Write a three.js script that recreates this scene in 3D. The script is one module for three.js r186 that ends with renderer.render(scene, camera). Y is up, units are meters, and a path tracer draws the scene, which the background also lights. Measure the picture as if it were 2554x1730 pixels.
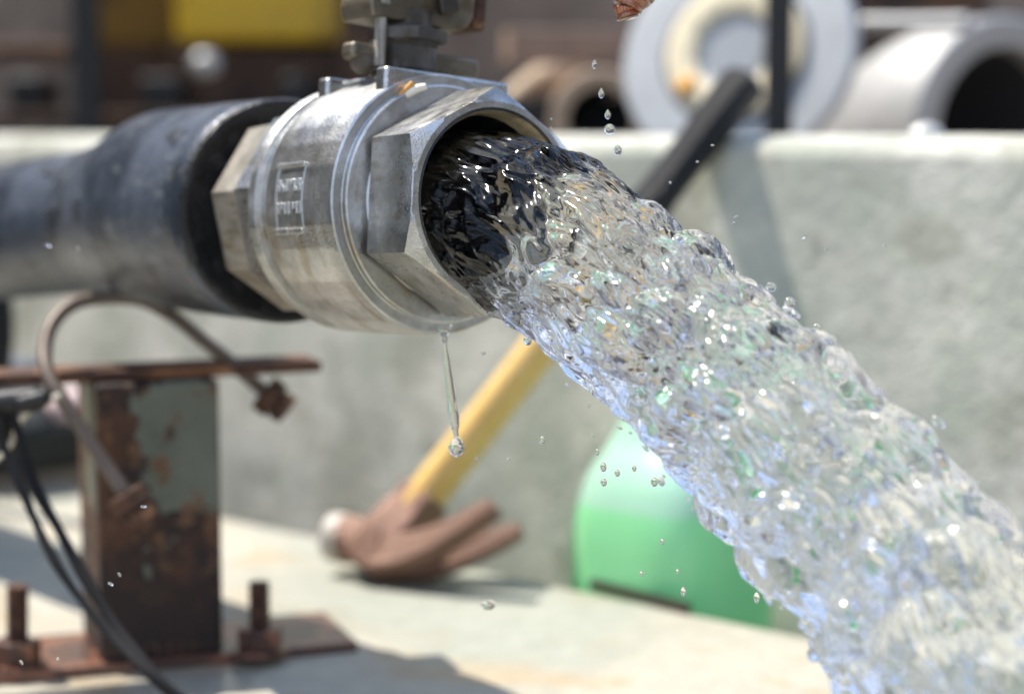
import * as THREE from 'three';
import { RoundedBoxGeometry } from 'three/addons/geometries/RoundedBoxGeometry.js';
import { mergeGeometries, mergeVertices, toCreasedNormals } from 'three/addons/utils/BufferGeometryUtils.js';
import { Brush, Evaluator, INTERSECTION, SUBTRACTION } from 'three-bvh-csg';

const V = (x, y, z) => new THREE.Vector3(x, y, z);
const RAD = Math.PI / 180;

// ---------------------------------------------------------------- camera, sky, sun, exposure
const scene = new THREE.Scene();
const FOV = 20, PITCH = 6.17 * RAD, EYE = V(0, 0.252, 0);
const camera = new THREE.PerspectiveCamera(FOV, 1024 / 693, 0.02, 200);
camera.position.copy(EYE);
camera.rotation.set(-PITCH, 0, 0);
camera.focus = 0.66;
camera.userData.fStop = 5.3;
scene.add(camera);

const SUN = V(-0.48, 1, -0.25).normalize();
const sun = new THREE.DirectionalLight(new THREE.Color(1.0, 0.945, 0.86), 4.9);
sun.position.copy(SUN).multiplyScalar(6).add(V(0, 0, -1));
sun.target.position.set(0, 0, -1);
sun.castShadow = true;
sun.shadow.mapSize.set(4096, 4096);
sun.shadow.camera.left = -2.5; sun.shadow.camera.right = 2.5; sun.shadow.camera.top = 2.5; sun.shadow.camera.bottom = -2.5;
sun.shadow.camera.near = 0.5; sun.shadow.camera.far = 14;
scene.add(sun, sun.target);

const renderer = new THREE.WebGLRenderer({ antialias: true });
renderer.toneMapping = THREE.LinearToneMapping;
renderer.toneMappingExposure = 1.54;
renderer.shadowMap.enabled = true;

// ---------------------------------------------------------------- noise
function rng(seed) { let a = seed >>> 0; return () => { a = (a + 0x6D2B79F5) | 0; let t = Math.imul(a ^ (a >>> 15), 1 | a); t = (t + Math.imul(t ^ (t >>> 7), 61 | t)) ^ t; return ((t ^ (t >>> 14)) >>> 0) / 4294967296; }; }
const PERM = new Uint8Array(512);
{ const r = rng(7), p = [...Array(256).keys()]; for (let i = 255; i > 0; i--) { const j = Math.floor(r() * (i + 1)); [p[i], p[j]] = [p[j], p[i]]; } for (let i = 0; i < 512; i++) PERM[i] = p[i & 255]; }
const fade = (t) => t * t * t * (t * (t * 6 - 15) + 10), mix = (a, b, t) => a + (b - a) * t;
const clamp = (x, a = 0, b = 1) => Math.min(b, Math.max(a, x)), step = (a, b, x) => { const t = clamp((x - a) / (b - a)); return t * t * (3 - 2 * t); };
function grad(h, x, y, z) { h &= 15; const u = h < 8 ? x : y, v = h < 4 ? y : h === 12 || h === 14 ? x : z; return ((h & 1) ? -u : u) + ((h & 2) ? -v : v); }
function noise(x, y, z) {                                            // gradient noise, about -1 .. 1
  const X0 = Math.floor(x), Y0 = Math.floor(y), Z0 = Math.floor(z), X = X0 & 255, Y = Y0 & 255, Z = Z0 & 255;
  x -= X0; y -= Y0; z -= Z0;
  const u = fade(x), v = fade(y), w = fade(z), A = PERM[X] + Y, AA = PERM[A] + Z, AB = PERM[A + 1] + Z, B = PERM[X + 1] + Y, BA = PERM[B] + Z, BB = PERM[B + 1] + Z;
  return mix(mix(mix(grad(PERM[AA], x, y, z), grad(PERM[BA], x - 1, y, z), u), mix(grad(PERM[AB], x, y - 1, z), grad(PERM[BB], x - 1, y - 1, z), u), v),
    mix(mix(grad(PERM[AA + 1], x, y, z - 1), grad(PERM[BA + 1], x - 1, y, z - 1), u), mix(grad(PERM[AB + 1], x, y - 1, z - 1), grad(PERM[BB + 1], x - 1, y - 1, z - 1), u), v), w);
}
// tileable 2D noise: lattice wraps at n
function tnoise(u, v, n, seed) {
  const x = u * n, y = v * n, X0 = Math.floor(x), Y0 = Math.floor(y), fx = fade(x - X0), fy = fade(y - Y0);
  const h = (i, j) => PERM[(PERM[(((i % n) + n) % n + seed * 17) & 255] + ((j % n) + n) % n + seed * 29) & 511] / 255;
  return mix(mix(h(X0, Y0), h(X0 + 1, Y0), fx), mix(h(X0, Y0 + 1), h(X0 + 1, Y0 + 1), fx), fy);
}
function tfbm(u, v, n, oct, seed) { let s = 0, a = 0.5, t = 0; for (let i = 0; i < oct; i++) { s += a * tnoise(u, v, n, seed + i); t += a; a *= 0.55; n *= 2; } return s / t; }

// ---------------------------------------------------------------- textures
function dataTex(w, h, fn, srgb = true) {
  const d = new Uint8Array(w * h * 4);
  for (let j = 0; j < h; j++) for (let i = 0; i < w; i++) {
    const c = fn((i + 0.5) / w, (j + 0.5) / h), k = (j * w + i) * 4;
    for (let q = 0; q < 3; q++) { const x = clamp(typeof c === 'number' ? c : c[q]); d[k + q] = Math.round(255 * (srgb ? (x <= 0.0031308 ? 12.92 * x : 1.055 * x ** (1 / 2.4) - 0.055) : x)); }
    d[k + 3] = 255;
  }
  const t = new THREE.DataTexture(d, w, h);
  if (srgb) t.colorSpace = THREE.SRGBColorSpace;
  t.wrapS = t.wrapT = THREE.RepeatWrapping; t.magFilter = THREE.LinearFilter; t.minFilter = THREE.LinearMipmapLinearFilter; t.generateMipmaps = true; t.needsUpdate = true;
  return t;
}
const lerp3 = (a, b, t) => [mix(a[0], b[0], t), mix(a[1], b[1], t), mix(a[2], b[2], t)];
const rep = (t, x, y = x) => { const c = t.clone(); c.repeat.set(x, y); c.needsUpdate = true; return c; };

const slabTex = dataTex(1024, 1024, (u, v) => {                        // pale cement with tan and greenish stains
  const a = tfbm(u, v, 5, 5, 1), b = tfbm(u, v, 3, 4, 9), g = tfbm(u, v, 64, 2, 21), st = tfbm(u * 1, v * 1, 13, 4, 33);
  let c = lerp3([0.335, 0.305, 0.235], [0.445, 0.415, 0.34], a);
  c = lerp3(c, [0.37, 0.28, 0.165], 0.65 * step(0.54, 0.75, st));
  c = lerp3(c, [0.26, 0.285, 0.24], 0.6 * step(0.5, 0.72, b));
  const k = 0.9 + 0.2 * g; return [c[0] * k, c[1] * k, c[2] * k];
});
const wallTex = dataTex(1024, 1024, (u, v) => {                        // grey green concrete, blotched and pitted
  const a = tfbm(u, v, 6, 6, 3), b = tfbm(u, v, 9, 5, 14), g = tfbm(u, v, 90, 2, 25), p = tfbm(u, v, 22, 3, 40), br = tfbm(u, v, 7, 4, 52);
  let c = lerp3([0.44, 0.445, 0.375], [0.70, 0.675, 0.585], step(0.25, 0.75, a));
  c = lerp3(c, [0.43, 0.455, 0.365], 0.55 * step(0.5, 0.68, b));
  c = lerp3(c, [0.30, 0.285, 0.21], 0.4 * step(0.58, 0.74, br));
  c = lerp3(c, [0.20, 0.19, 0.14], 0.35 * step(0.68, 0.8, p));
  const k = 0.88 + 0.24 * g; return [c[0] * k, c[1] * k, c[2] * k];
});
const wallBump = dataTex(512, 512, (u, v) => 0.55 * tfbm(u, v, 24, 4, 61) + 0.45 * tfbm(u, v, 90, 2, 66), false);
const rustTex = dataTex(512, 512, (u, v) => {
  const a = tfbm(u, v, 5, 5, 71), b = tfbm(u, v, 12, 4, 75), g = tfbm(u, v, 60, 2, 79);
  let c = lerp3([0.055, 0.026, 0.016], [0.20, 0.085, 0.038], step(0.3, 0.7, a));
  c = lerp3(c, [0.34, 0.17, 0.085], 0.7 * step(0.56, 0.75, b));
  const k = 0.75 + 0.5 * g; return [c[0] * k, c[1] * k, c[2] * k];
});
const rustBump = dataTex(512, 512, (u, v) => tfbm(u, v, 40, 4, 83), false);
const postTex = dataTex(512, 1024, (u, v) => {                         // grey green paint peeling off rusty steel: outlines of its own
  const n = tfbm(u * 0.5, v, 10, 5, 91) - 0.5, m = tfbm(u * 0.5, v, 20, 4, 95), g = tfbm(u, v, 70, 2, 99), r2 = tfbm(u * 0.5, v, 6, 5, 104);
  let rust = lerp3([0.022, 0.010, 0.008], [0.085, 0.034, 0.015], step(0.3, 0.7, r2));
  rust = lerp3(rust, [0.24, 0.12, 0.05], 0.55 * step(0.58, 0.75, m));
  rust = lerp3(rust, [0.016, 0.008, 0.007], 0.85 * step(-0.08, 0.12, 0.40 - v + n * 0.5));
  const paint = lerp3([0.10, 0.11, 0.078], [0.17, 0.178, 0.138], tfbm(u * 0.5, v, 8, 4, 108));
  const edge = (u - 0.42) * 1.4 + n * 1.15, low = (v - 0.55 + (0.75 - u) * 0.28) * 2.6 + n * 1.3, top = (0.97 - v) * 12 + n * 2;
  let k = step(-0.03, 0.06, edge) * step(-0.04, 0.06, low) * step(-0.1, 0.15, top);
  k *= 1 - 0.9 * step(0.665, 0.7, m);
  const c = lerp3(rust, paint, k), q = 0.85 + 0.3 * g; return [c[0] * q, c[1] * q, c[2] * q];
});
const nickelTex = dataTex(1024, 512, (u, v) => {                      // dull nickel plate, limescale streaks and brown water marks
  const a = tfbm(u, v, 8, 5, 121), s = tfbm(u * 0.125, v, 40, 4, 125), b = tfbm(u, v, 14, 4, 131), g = tfbm(u, v, 110, 2, 137);
  let c = lerp3([0.41, 0.405, 0.38], [0.61, 0.605, 0.585], step(0.3, 0.7, a));
  c = lerp3(c, [0.30, 0.23, 0.14], 0.6 * step(0.52, 0.74, s * 0.55 + b * 0.45));
  const k = 0.9 + 0.2 * g; return [c[0] * k, c[1] * k, c[2] * k];
});
const nickelRough = dataTex(512, 512, (u, v) => 0.26 + 0.28 * tfbm(u, v, 10, 5, 141), false);
const fineBump = dataTex(512, 512, (u, v) => tfbm(u, v, 60, 3, 151), false);
const pipeTex = dataTex(1024, 512, (u, v) => {                        // black plastic, chalky scuffs and scratches round the pipe
  const a = tfbm(u, v, 6, 5, 161), s = tfbm(u, v * 0.2, 70, 4, 166), d = tfbm(u, v, 16, 4, 171), g = tfbm(u, v, 120, 2, 173);
  let c = lerp3([0.020, 0.027, 0.038], [0.064, 0.077, 0.100], step(0.3, 0.7, a));
  c = lerp3(c, [0.17, 0.18, 0.185], 0.55 * step(0.52, 0.75, s * 0.5 + d * 0.5));
  c = lerp3(c, [0.012, 0.013, 0.016], 0.8 * step(0.66, 0.72, d));
  const k = 0.85 + 0.3 * g; return [c[0] * k, c[1] * k, c[2] * k];
});
const pipeRough = dataTex(512, 512, (u, v) => 0.23 + 0.20 * tfbm(u, v, 12, 5, 181), false);
const groundTex = dataTex(512, 512, (u, v) => { const a = tfbm(u, v, 6, 6, 191), g = tfbm(u, v, 60, 2, 195); const c = lerp3([0.13, 0.105, 0.08], [0.30, 0.26, 0.21], a); return [c[0] * (0.8 + 0.4 * g), c[1] * (0.8 + 0.4 * g), c[2] * (0.8 + 0.4 * g)]; });
const boardTex = dataTex(512, 512, (u, v) => { const a = tfbm(u, v * 0.5, 20, 5, 201), b = tfbm(u, v, 4, 4, 205); const c = lerp3([0.10, 0.082, 0.068], [0.19, 0.16, 0.135], a); const k = 0.7 + 0.6 * b; return [c[0] * k, c[1] * k, c[2] * k]; });
const paintTex = dataTex(512, 512, (u, v) => { const a = tfbm(u, v, 5, 5, 211), b = tfbm(u, v, 18, 4, 215); let c = lerp3([0.62, 0.36, 0.006], [0.80, 0.50, 0.012], a); return lerp3(c, [0.2, 0.1, 0.03], 0.7 * step(0.62, 0.75, b)); });
const galvTex = dataTex(512, 512, (u, v) => { const a = tfbm(u, v, 14, 4, 221), b = tfbm(u, v, 5, 5, 225); return lerp3([0.44, 0.44, 0.42], [0.66, 0.66, 0.64], 0.5 * a + 0.5 * b); });
const handleTex = dataTex(256, 512, (u, v) => { const a = tfbm(u, v * 0.3, 24, 4, 231), b = tfbm(u, v, 6, 4, 235); return lerp3([0.64, 0.37, 0.07], [0.82, 0.56, 0.20], 0.5 * a + 0.5 * b); });

// ---------------------------------------------------------------- materials
const std = (o) => new THREE.MeshStandardMaterial(o), phys = (o) => new THREE.MeshPhysicalMaterial(o);
const col = (r, g, b) => new THREE.Color().setRGB(r, g, b);
const M = {
  slab: std({ map: rep(slabTex, 1.6), roughness: 0.75, bumpMap: rep(wallBump, 4), bumpScale: 0.0015 }),
  wall: std({ map: rep(wallTex, 2.2), roughness: 0.95, bumpMap: rep(wallBump, 5), bumpScale: 0.0009 }),
  ground: std({ map: rep(groundTex, 0.7), roughness: 0.95 }),
  rust: std({ map: rep(rustTex, 9), roughness: 0.8, bumpMap: rep(rustBump, 12), bumpScale: 0.0006 }),
  wetRust: phys({ map: rep(rustTex, 9), color: col(0.95, 0.72, 0.68), roughness: 0.5, clearcoat: 0.8, clearcoatRoughness: 0.12, bumpMap: rep(rustBump, 12), bumpScale: 0.0006 }),
  post: std({ map: postTex, roughness: 0.65, bumpMap: rep(rustBump, 2, 5), bumpScale: 0.0005 }),
  nickel: std({ map: rep(nickelTex, 20 / 3), roughnessMap: rep(nickelRough, 10), roughness: 0.95, metalness: 0.93, bumpMap: rep(fineBump, 20), bumpScale: 0.00012 }),
  nickelHex: std({ map: rep(nickelTex, 9), roughnessMap: rep(nickelRough, 20), roughness: 0.75, metalness: 0.95, bumpMap: rep(fineBump, 30), bumpScale: 0.00010 }),
  dullSteel: std({ map: rep(nickelTex, 10), color: col(0.40, 0.34, 0.265), roughness: 0.42, metalness: 0.85, bumpMap: rep(fineBump, 30), bumpScale: 0.0002 }),
  darkSteel: std({ map: rep(nickelTex, 10), color: col(0.20, 0.175, 0.155), roughness: 0.4, metalness: 0.8, bumpMap: rep(fineBump, 30), bumpScale: 0.0002 }),
  tanBrass: std({ map: rep(nickelTex, 14), color: col(0.82, 0.76, 0.67), roughness: 0.42, metalness: 0.8, bumpMap: rep(fineBump, 30), bumpScale: 0.00015 }),
  thread: std({ map: rep(nickelTex, 10), color: col(0.66, 0.55, 0.37), roughness: 0.45, metalness: 0.75 }),
  black: std({ color: col(0.006, 0.006, 0.007), roughness: 0.4 }),
  pipe: std({ map: rep(pipeTex, 1), roughnessMap: rep(pipeRough, 2), roughness: 1, bumpMap: rep(fineBump, 4), bumpScale: 0.0003 }),
  rubber: std({ color: col(0.007, 0.007, 0.008), roughness: 0.5, bumpMap: rep(fineBump, 12), bumpScale: 0.0004 }),
  cable: std({ color: col(0.006, 0.005, 0.006), roughness: 0.8 }),
  grip: std({ color: col(0.006, 0.006, 0.008), roughness: 0.45, bumpMap: rep(fineBump, 12), bumpScale: 0.0004 }),
  handle: phys({ map: rep(handleTex, 1, 3), roughness: 0.38, clearcoat: 0.4, clearcoatRoughness: 0.3 }),
  hammer: std({ map: rep(nickelTex, 6), color: col(0.50, 0.29, 0.215), roughness: 0.48, metalness: 0.35, bumpMap: rep(rustBump, 10), bumpScale: 0.0004 }),
  face: std({ map: rep(galvTex, 12), color: col(0.85, 0.78, 0.70), roughness: 0.6, metalness: 0.1 }),
  green: phys({ color: col(0.40, 0.95, 0.50), roughness: 0.34, transmission: 0.35, thickness: 0, clearcoat: 0.5, clearcoatRoughness: 0.25, side: THREE.DoubleSide }),
  paleSheen: phys({ color: col(0.55, 0.86, 0.68), roughness: 0.36, transmission: 0.35, thickness: 0, clearcoat: 0.4, clearcoatRoughness: 0.25, side: THREE.DoubleSide }),  // paler mint, sky gloss put into the colour
  galv: std({ map: rep(galvTex, 5), color: col(0.78, 0.77, 0.77), roughness: 0.5, metalness: 0.35 }),
  discGrey: std({ map: rep(galvTex, 6), color: col(0.78, 0.8, 0.84), roughness: 0.6, metalness: 0.15 }),
  discHub: std({ color: col(0.30, 0.315, 0.33), roughness: 0.6 }),
  discDark: std({ color: col(0.16, 0.17, 0.18), roughness: 0.6 }),
  cream: std({ color: col(0.72, 0.62, 0.42), roughness: 0.6 }),
  orange: std({ color: col(0.75, 0.36, 0.06), roughness: 0.6 }),
  elbowDark: std({ color: col(0.035, 0.033, 0.036), roughness: 0.8 }),
  slitShade: std({ color: col(0.03, 0.014, 0.010), roughness: 0.7 }),  // shade of the gap under the jug, put into the colour
  boltRust: std({ map: rep(rustTex, 9), color: col(0.5, 0.45, 0.42), roughness: 0.7 }),
  basin: phys({ color: col(0.02, 0.035, 0.04), roughness: 0.06, ior: 1.33, bumpMap: rep(wallBump, 2), bumpScale: 0.01 }),
  pumpPaint: std({ map: rep(boardTex, 3), color: col(0.22, 0.3, 0.28), roughness: 0.45 }),
  puddle: phys({ color: 0xffffff, roughness: 0.03, transmission: 1, thickness: 0, ior: 1.33, bumpMap: rep(wallBump, 5), bumpScale: 0.0006 }),
  uSteel: std({ map: rep(nickelTex, 10), color: col(0.26, 0.20, 0.165), roughness: 0.5, metalness: 0.3 }),
  darkIron: std({ map: rep(rustTex, 6), color: col(0.42, 0.46, 0.42), roughness: 0.7 }),
  blackBar: std({ color: col(0.012, 0.012, 0.012), roughness: 0.6 }),
  tanPipe: std({ map: rep(boardTex, 4), color: col(2.6, 2.25, 1.8), roughness: 0.65 }),
  board: std({ map: rep(boardTex, 1.2), roughness: 0.85 }),
  boardGrey: std({ map: rep(boardTex, 1.2), color: col(1.5, 1.5, 1.48), roughness: 0.85 }),
  yellow: std({ map: rep(paintTex, 2), roughness: 0.45 }),
  addedStoreWall: std({ map: rep(boardTex, 1), color: col(0.75, 0.95, 1.3), roughness: 0.8 }),
  crate: std({ map: rep(rustTex, 2), color: col(0.55, 0.6, 0.62), roughness: 0.85 }),
  white: std({ color: col(0.78, 0.77, 0.74), roughness: 0.5 }),
  pink: std({ color: col(0.62, 0.47, 0.46), roughness: 0.7 }),
  straw: std({ color: col(0.62, 0.30, 0.07), roughness: 0.7 }),
  paleStraw: std({ color: col(0.78, 0.72, 0.6), roughness: 0.7 }),
  leverTip: phys({ map: rep(rustTex, 20), color: col(2.2, 1.5, 1.2), roughness: 0.35, clearcoat: 1, clearcoatRoughness: 0.05 }),
  water: phys({ color: 0xffffff, roughness: 0.09, transmission: 1, thickness: 0.05, ior: 1.333, }),
};

// ---------------------------------------------------------------- building helpers
const FPX = 865 / Math.tan(10 * RAD);
const RIGHT = V(1, 0, 0), UPC = V(0, Math.cos(PITCH), -Math.sin(PITCH)), FWD = V(0, -Math.sin(PITCH), -Math.cos(PITCH));
const at = (x, y, d) => EYE.clone().addScaledVector(RIGHT, d * (x - 1277) / FPX).addScaledVector(UPC, d * (865 - y) / FPX).addScaledVector(FWD, d);   // a point measured in the photograph, d metres from the lens plane
const onPlane = (x, y, h) => { const d = at(x, y, 1).sub(EYE); return EYE.clone().addScaledVector(d, (h - EYE.y) / d.y); };                       // the same, on the level h
const used = {};
function numbered(n) { const k = used[n] = (used[n] ?? -1) + 1; return k ? n + '_' + String(k).padStart(3, '0') : n; }
function tag(o, label, category, group, kind) { if (label) o.userData.label = label; if (category) o.userData.category = category; if (group) o.userData.group = group; if (kind) o.userData.kind = kind; return o; }
function shade(m) { m.castShadow = m.receiveShadow = true; return m; }
function mesh(name, geo, mat, parent = scene) { const o = shade(new THREE.Mesh(geo, mat)); o.name = parent === scene ? numbered(name) : name; parent.add(o); return o; }
function thing(name, pos = V(0, 0, 0)) { const g = new THREE.Group(); g.name = numbered(name); g.position.copy(pos); scene.add(g); return g; }
const clean = (g) => { const q = g.index ? g.toNonIndexed() : g; for (const k of Object.keys(q.attributes)) if (!['position', 'normal', 'uv'].includes(k)) q.deleteAttribute(k); if (!q.attributes.uv) q.setAttribute('uv', new THREE.BufferAttribute(new Float32Array(q.attributes.position.count * 2), 2)); return q; };
const merge = (...gs) => mergeGeometries(gs.flat().map(clean));
function boxUV(geo) {                                                 // uv in metres from the axis each face looks along
  const g = geo.index ? geo.toNonIndexed() : geo, p = g.attributes.position, uv = new Float32Array(p.count * 2), a = V(), b = V(), c = V(), n = V();
  for (let i = 0; i < p.count; i += 3) {
    a.fromBufferAttribute(p, i); b.fromBufferAttribute(p, i + 1); c.fromBufferAttribute(p, i + 2); n.copy(b).sub(a).cross(c.clone().sub(a));
    const x = Math.abs(n.x), y = Math.abs(n.y), z = Math.abs(n.z);
    [a, b, c].forEach((q, k) => { const w = x >= y && x >= z ? [q.z, q.y] : y >= z ? [q.x, q.z] : [q.x, q.y]; uv.set(w, (i + k) * 2); });
  }
  g.setAttribute('uv', new THREE.BufferAttribute(uv, 2)); return g;
}
const rbox = (w, h, d, r = 0.001, s = 2) => boxUV(new RoundedBoxGeometry(w, h, d, s, r));
function lathe(pts, seg = 96, crease = 0.6) {                       // profile [r, z] turned about z
  const g = new THREE.LatheGeometry(pts.map(([r, z]) => new THREE.Vector2(r, z)), seg); const L = [0]; for (let i = 1; i < pts.length; i++) L.push(L[i - 1] + Math.hypot(pts[i][0] - pts[i - 1][0], pts[i][1] - pts[i - 1][1]));
  const uv = g.attributes.uv, n = pts.length; for (let i = 0; i <= seg; i++) for (let j = 0; j < n; j++) uv.setXY(i * n + j, i / seg * 0.3, L[j]);
  g.rotateX(Math.PI / 2); return toCreasedNormals(g, crease);
}
function prism(n, R, z0, z1, rot = 0, bevel = 0.0012, hole = 0) {    // n-sided bar along z, chamfered ends
  const sh = new THREE.Shape(); for (let i = 0; i < n; i++) { const t = rot + i * 2 * Math.PI / n; sh[i ? 'lineTo' : 'moveTo']((R - bevel) * Math.cos(t), (R - bevel) * Math.sin(t)); } sh.closePath();
  if (hole) { const h = new THREE.Path(); h.absarc(0, 0, hole, 0, 2 * Math.PI, true); sh.holes.push(h); }
  const g = new THREE.ExtrudeGeometry(sh, { depth: z1 - z0 - 2 * bevel, bevelEnabled: true, bevelThickness: bevel, bevelSize: bevel, bevelSegments: 2, curveSegments: 48 }); g.translate(0, 0, z0 + bevel); return boxUV(g);
}
function sweep(curve, rad, nu, nv, { caps = true, vlen = 1, wob = null } = {}) {   // tube of varying radius along a curve; uv.x round, uv.y metres
  const fr = curve.computeFrenetFrames(nu, false), pos = [], uv = [], idx = [], len = curve.getLength();
  // a steady frame: keep one side vector as level as possible
  for (let i = 0; i <= nu; i++) {
    const t = i / nu, p = curve.getPointAt(t), T = curve.getTangentAt(t), S = V().crossVectors(Math.abs(T.y) > 0.95 ? V(0, 0, 1) : V(0, 1, 0), T).normalize(), N = V().crossVectors(T, S);
    for (let j = 0; j <= nv; j++) {
      const a = j / nv * 2 * Math.PI, r = (typeof rad === 'function' ? rad(t, a) : rad) + (wob ? wob(t, a) : 0);
      pos.push(p.x + r * (Math.cos(a) * S.x + Math.sin(a) * N.x), p.y + r * (Math.cos(a) * S.y + Math.sin(a) * N.y), p.z + r * (Math.cos(a) * S.z + Math.sin(a) * N.z)); uv.push(j / nv, t * len * vlen);
    }
  }
  for (let i = 0; i < nu; i++) for (let j = 0; j < nv; j++) { const a = i * (nv + 1) + j, b = a + nv + 1; idx.push(a, a + 1, b, b, a + 1, b + 1); }
  if (caps) for (const [i, f] of [[0, 0], [nu, 1]]) { const p = curve.getPointAt(i / nu), k = pos.length / 3; pos.push(p.x, p.y, p.z); uv.push(0.5, i / nu * len); for (let j = 0; j < nv; j++) { const a = i * (nv + 1) + j; f ? idx.push(k, a, a + 1) : idx.push(k, a + 1, a); } }
  const g = new THREE.BufferGeometry(); g.setAttribute('position', new THREE.Float32BufferAttribute(pos, 3)); g.setAttribute('uv', new THREE.Float32BufferAttribute(uv, 2)); g.setIndex(idx); g.computeVertexNormals();
  { const n = g.attributes.normal; for (let i = 0; i <= nu; i++) { const a = i * (nv + 1), b = a + nv; for (const q of ['X', 'Y', 'Z']) { const m = (n['get' + q](a) + n['get' + q](b)) / 2; n['set' + q](a, m); n['set' + q](b, m); } } }
  return g;
}
const spline = (...pts) => new THREE.CatmullRomCurve3(pts, false, 'centripetal');
const basis = (o, x, y, z, p) => { const m = new THREE.Matrix4().makeBasis(x, y, z); m.setPosition(p); o.matrix.copy(m); o.matrix.decompose(o.position, o.quaternion, o.scale); return o; };

// ---------------------------------------------------------------- sky
{
  const w = 512, h = 256, d = new Float32Array(w * h * 4);
  for (let j = 0; j < h; j++) for (let i = 0; i < w; i++) {
    const el = ((j + 0.5) / h - 0.5) * Math.PI, az = (i + 0.5) / w * 2 * Math.PI, y = Math.sin(el), t = clamp(y);
    let c = lerp3([0.64, 0.75, 0.90], [0.22, 0.39, 0.76], Math.pow(t, 0.5));
    const dx = Math.cos(el) * Math.cos(az), dz = Math.cos(el) * Math.sin(az), q = 1.6 / (0.25 + Math.max(0, y));
    let f = 0, a = 0.5; for (let o = 0, s = 0.9; o < 5; o++, s *= 2.1, a *= 0.5) f += a * noise(dx * q * s + 9, dz * q * s + 4, o * 7.3);
    const cl = step(0.02, 0.32, f) * step(-0.02, 0.12, y);
    c = lerp3(c, [1.55, 1.52, 1.5], cl * 0.8);
    if (y < 0) c = [0.34, 0.31, 0.27];
    const k = (j * w + i) * 4; d[k] = c[0] * 1.0; d[k + 1] = c[1] * 1.0; d[k + 2] = c[2] * 1.0; d[k + 3] = 1;
  }
  const t = new THREE.DataTexture(d, w, h, THREE.RGBAFormat, THREE.FloatType); t.mapping = THREE.EquirectangularReflectionMapping; t.magFilter = t.minFilter = THREE.LinearFilter; t.needsUpdate = true;
  scene.background = t; scene.environment = t;
}

// ================================================================ SETTING
const EA = onPlane(538, 1290, 0), EB = onPlane(2000, 1590, 0), ALONG = EB.clone().sub(EA).normalize(), OUT = V(-ALONG.z, 0, ALONG.x);   // far edge of the pump slab; OUT looks back to the camera
const wallFoot = EA.clone().addScaledVector(OUT, -0.12);

{ // yard ground, one sheet to the horizon
  const g = new THREE.PlaneGeometry(160, 160); g.rotateX(-Math.PI / 2); const p = g.attributes.position, uv = g.attributes.uv; for (let i = 0; i < p.count; i++) uv.setXY(i, p.getX(i), p.getZ(i));
  tag(mesh('ground', g, M.ground), 'brown dirt yard all around the pump slab', null, null, 'structure').position.y = -0.15;
}
{ // concrete pump slab
  const sh = new THREE.Shape(), P = [EA.clone().addScaledVector(ALONG, -1.3), EB.clone().addScaledVector(ALONG, 0.21), V(0.31, 0, -0.70), V(0.33, 0, 0.55), V(-1.7, 0, 0.55), V(-1.7, 0, -1.6)];
  P.forEach((q, i) => sh[i ? 'lineTo' : 'moveTo'](q.x, -q.z)); sh.closePath();
  const g = new THREE.ExtrudeGeometry(sh, { depth: 0.135, bevelEnabled: true, bevelThickness: 0.006, bevelSize: 0.005, bevelSegments: 3 }); g.rotateX(-Math.PI / 2); g.translate(0, -0.141, 0);
  tag(mesh('concrete_slab', boxUV(g), M.slab), 'pale wet concrete pump slab with tan stains', null, null, 'structure');
  // unseen basin below the jet, added to darken the valve front's reflection
  const b = new THREE.PlaneGeometry(3.2, 3.4, 1, 1); b.rotateX(-Math.PI / 2); tag(mesh('added_basin_water', boxUV(b), M.basin), 'unseen dark rippled basin water added right of the slab', null, null, 'structure').position.set(0.33 + 1.6, -0.135, 0.75);
}
const WALL_TOP = 0.2512;
{ // retaining wall: a profile with a worn round top edge, run along the slab
  const sh = new THREE.Shape(); sh.moveTo(0, -0.2); sh.lineTo(0, WALL_TOP - 0.013); sh.bezierCurveTo(0, WALL_TOP - 0.004, -0.004, WALL_TOP - 0.0005, -0.016, WALL_TOP); sh.lineTo(-0.13, WALL_TOP); sh.lineTo(-0.14, WALL_TOP - 0.008); sh.lineTo(-0.14, -0.2); sh.closePath();
  const g = new THREE.ExtrudeGeometry(sh, { depth: 4.6, steps: 240, bevelEnabled: false, curveSegments: 8 });
  const p = g.attributes.position; for (let i = 0; i < p.count; i++) { const x = p.getX(i), y = p.getY(i), z = p.getZ(i); if (y > -0.1 && z > 0.01 && z < 4.59) { const n = 0.0005 * noise(z * 40, y * 40, 3) + 0.0003 * noise(z * 110, y * 110, 5); if (x > -0.02) p.setX(i, x + n); if (y > 0.2) p.setY(i, y + n * 0.8); } }
  g.computeVertexNormals();
  const m = mesh('concrete_wall', boxUV(toCreasedNormals(g, 0.7)), M.wall);
  basis(m, OUT, V(0, 1, 0), V().crossVectors(OUT, V(0, 1, 0)), wallFoot.clone().setY(0).addScaledVector(V().crossVectors(OUT, V(0, 1, 0)), -2.6));
  tag(m, 'low grey green concrete wall with a worn pale top edge', 'wall', null, 'structure');
}

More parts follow.
